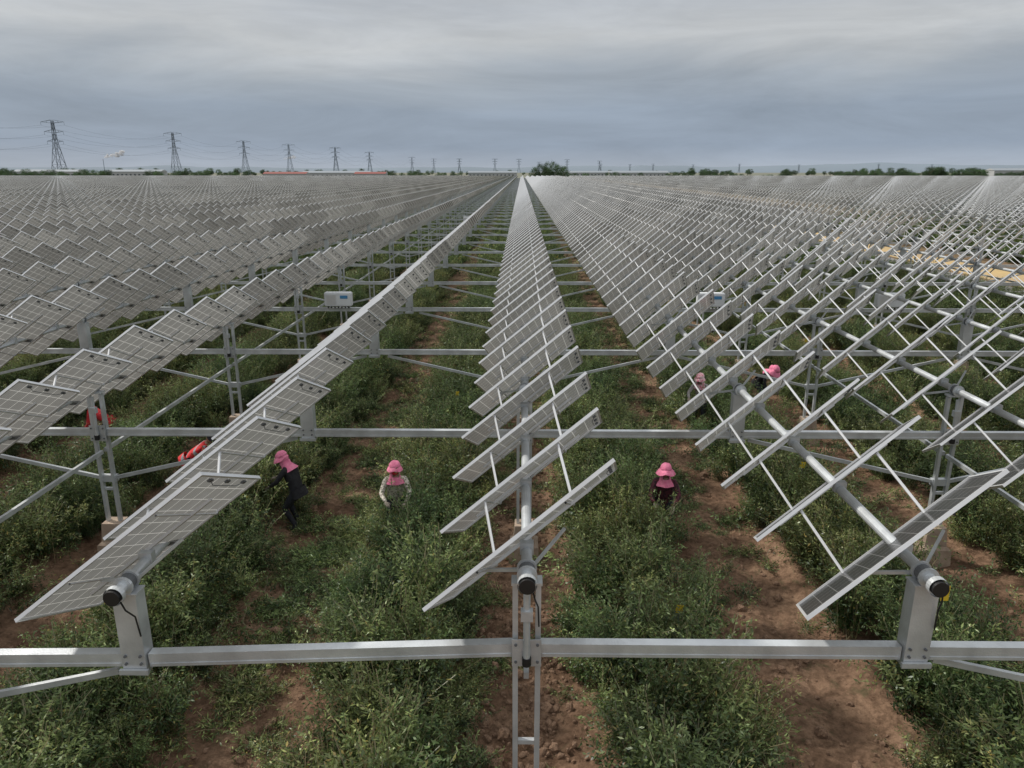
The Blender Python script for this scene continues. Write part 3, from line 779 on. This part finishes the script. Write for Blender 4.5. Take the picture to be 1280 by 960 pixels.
M_redroof=simple('red_roof',(.20,.05,.04),.7); M_wall=simple('pale_wall',(.36,.37,.37),.9); M_win=simple('window_glass',(.04,.05,.06),.2); M_grroof=simple('grey_roof',(.22,.25,.28),.7)
def shed(name,x,y,L,W,hw,roof):
    e=empty(name,(x,y,0)); mb=MB(); mb.bx((0,0,hw/2),(L,W,hw),M_wall); mb.obj('walls',e)
    mb=MB(); hr=hw+W*.13; a=L/2+.4; b=W/2+.5
    mb.v+=[Vector(p) for p in((-a,-b,hw+.01),(a,-b,hw+.01),(a,0,hr),(-a,0,hr),(-a,b,hw+.01),(a,b,hw+.01))]
    mb.face((0,1,2,3),roof); mb.face((3,2,5,4),roof); mb.face((0,3,4),M_wall); mb.face((1,5,2),M_wall); mb.obj('roof',e)
    mb=MB(); n=int(L/4)
    for i in range(n): mb.bx((-L/2+2+i*4,-W/2-.03,hw*.6),(1.6,.05,1.2),M_win)
    mb.obj('windows',e); mb=MB(); mb.bx((L*.2,-W/2-.06,1.3),(2.4,.06,2.6),M_dark); mb.obj('door',e)
shed('warehouse',-200,655,36,12,5.2,M_redroof); shed('warehouse',-128,655,26,12,5.2,M_redroof); shed('warehouse',-165,690,60,12,6.,M_grroof)
shed('warehouse',-430,700,60,14,7,M_grroof); shed('warehouse',-360,720,50,14,7,M_grroof); shed('warehouse',-30,800,50,12,6,M_grroof)
shed('warehouse',450,700,60,14,8,M_grroof); shed('warehouse',120,800,60,14,6,M_grroof); shed('warehouse',60,900,90,14,6,M_grroof)

# steam plumes, far left
m=bpy.data.materials.new('steam'); m.use_nodes=True; t=m.node_tree; t.nodes.remove(t.nodes['Principled BSDF'])
vs=t.nodes.new('ShaderNodeVolumeScatter'); vs.inputs['Color'].default_value=(.995,.995,.995,1); vs.inputs['Density'].default_value=.10; vs.inputs['Anisotropy'].default_value=.2
t.links.new(vs.outputs[0],t.nodes['Material Output'].inputs['Volume']); M_steam=m
def plume(x,y,z,w,h,sd):
    bm=bmesh.new(); g=random.Random(sd)
    for i in range(22):
        t=i/21; r=h*(.12+.34*t+.16*g.random())
        m=Matrix.Translation((w*(t-.5)+g.uniform(-.06,.06)*w,g.uniform(-.1,.1)*w,h*1.1*t**.7+g.uniform(-.4,.4)*h*(.3+t)))@Matrix.Diagonal((r*1.1,r,r*.65,1))
        bmesh.ops.create_icosphere(bm,subdivisions=3,radius=1,matrix=m)
    for v in bm.verts: v.co+=Vector((noise.noise(v.co*.09),0,noise.noise(v.co*.11+Vector((9,0,0)))))*h*.4
    me=bpy.data.meshes.new('steam_plume'); bm.to_mesh(me); bm.free(); me.materials.append(M_steam)
    o=bpy.data.objects.new('steam_plume',me); o.location=(x,y,z); COL.objects.link(o)
plume(-2640,5000,95,130,24,5); plume(-1560,5200,88,80,15,8)
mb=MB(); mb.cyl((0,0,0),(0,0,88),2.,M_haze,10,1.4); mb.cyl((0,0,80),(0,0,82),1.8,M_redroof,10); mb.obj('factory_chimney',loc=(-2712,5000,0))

# ------------------------------------------------------------ world
sunv=Vector((-.62,.30,.72)).normalized()
el=math.asin(sunv.z); azr=math.atan2(sunv.x,sunv.y)
w=bpy.data.worlds.new('World'); scene.world=w; w.use_nodes=True; nt=w.node_tree; nt.nodes.clear()
out=N(nt,'ShaderNodeOutputWorld'); sky=N(nt,'ShaderNodeTexSky'); sky.sky_type='NISHITA'; sky.sun_disc=False; sky.sun_elevation=el; sky.sun_rotation=azr; sky.dust_density=2.
b1=N(nt,'ShaderNodeBackground'); b1.inputs[1].default_value=.06; nt.links.new(sky.outputs[0],b1.inputs[0])
tc=N(nt,'ShaderNodeTexCoord'); sp=N(nt,'ShaderNodeSeparateXYZ'); nt.links.new(tc.outputs['Generated'],sp.inputs[0])
def wn(scale,sc3,detail=4,rough=.5,dist=0.):
    mp=N(nt,'ShaderNodeMapping'); mp.inputs['Scale'].default_value=sc3; nt.links.new(tc.outputs['Generated'],mp.inputs[0])
    n=N(nt,'ShaderNodeTexNoise'); n.inputs['Scale'].default_value=scale; n.inputs['Detail'].default_value=detail; n.inputs['Roughness'].default_value=rough; n.inputs['Distortion'].default_value=dist
    nt.links.new(mp.outputs[0],n.inputs['Vector']); return n
na=wn(1.8,(1,1,5),5,.55,.4); nb=wn(3.4,(1,1,6),8,.62,.5)
m1=N(nt,'ShaderNodeMath',operation='MULTIPLY_ADD'); m1.inputs[1].default_value=.15; m1.inputs[2].default_value=-.075; nt.links.new(na.outputs['Fac'],m1.inputs[0])
zz=N(nt,'ShaderNodeMath',operation='MULTIPLY'); zz.inputs[1].default_value=6.; zz.use_clamp=True; nt.links.new(sp.outputs[2],zz.inputs[0])
m1b=N(nt,'ShaderNodeMath',operation='MULTIPLY'); nt.links.new(m1.outputs[0],m1b.inputs[0]); nt.links.new(zz.outputs[0],m1b.inputs[1])
m2=N(nt,'ShaderNodeMath',operation='ADD'); nt.links.new(sp.outputs[2],m2.inputs[0]); nt.links.new(m1b.outputs[0],m2.inputs[1])
rp=N(nt,'ShaderNodeValToRGB'); cr=rp.color_ramp
stops=[(0,(.42,.47,.54)),(.03,(.31,.375,.47)),(.08,(.305,.365,.45)),(.12,(.37,.415,.47)),(.16,(.57,.59,.605)),(.2,(.49,.52,.56)),(.4,(.80,.82,.84)),(1,(1.0,1.0,1.0))]
cr.elements[0].position=0; cr.elements[0].color=(*stops[0][1],1); cr.elements[1].position=1; cr.elements[1].color=(*stops[-1][1],1)
for p,c in stops[1:-1]:
    e_=cr.elements.new(p); e_.color=(*c,1)
nt.links.new(m2.outputs[0],rp.inputs['Fac'])
mr=N(nt,'ShaderNodeMapRange'); mr.inputs[1].default_value=.3; mr.inputs[2].default_value=.7; mr.inputs[3].default_value=.86; mr.inputs[4].default_value=1.14; nt.links.new(nb.outputs['Fac'],mr.inputs[0])
sc=N(nt,'ShaderNodeVectorMath',operation='SCALE'); nt.links.new(rp.outputs['Color'],sc.inputs[0]); nt.links.new(mr.outputs[0],sc.inputs['Scale'])
b2=N(nt,'ShaderNodeBackground'); b2.inputs[1].default_value=1.0; nt.links.new(sc.outputs[0],b2.inputs[0])
mx=N(nt,'ShaderNodeMixShader'); mx.inputs[0].default_value=.9; nt.links.new(b1.outputs[0],mx.inputs[1]); nt.links.new(b2.outputs[0],mx.inputs[2]); nt.links.new(mx.outputs[0],out.inputs[0])

sl=bpy.data.lights.new('sun','SUN'); sl.energy=3.6; sl.angle=math.radians(5); sl.color=(1,.94,.86)
so=bpy.data.objects.new('sun',sl); COL.objects.link(so); so.rotation_euler=sunv.to_track_quat('Z','Y').to_euler()

# ------------------------------------------------------------ camera
cd=bpy.data.cameras.new('camera'); cd.sensor_width=36; cd.lens=26.16; cd.clip_end=20000; cd.clip_start=.1
co=bpy.data.objects.new('camera',cd); COL.objects.link(co); co.location=(-.06,0,H)
co.rotation_euler=(math.radians(90-15.9),0,math.radians(.72))
scene.camera=co
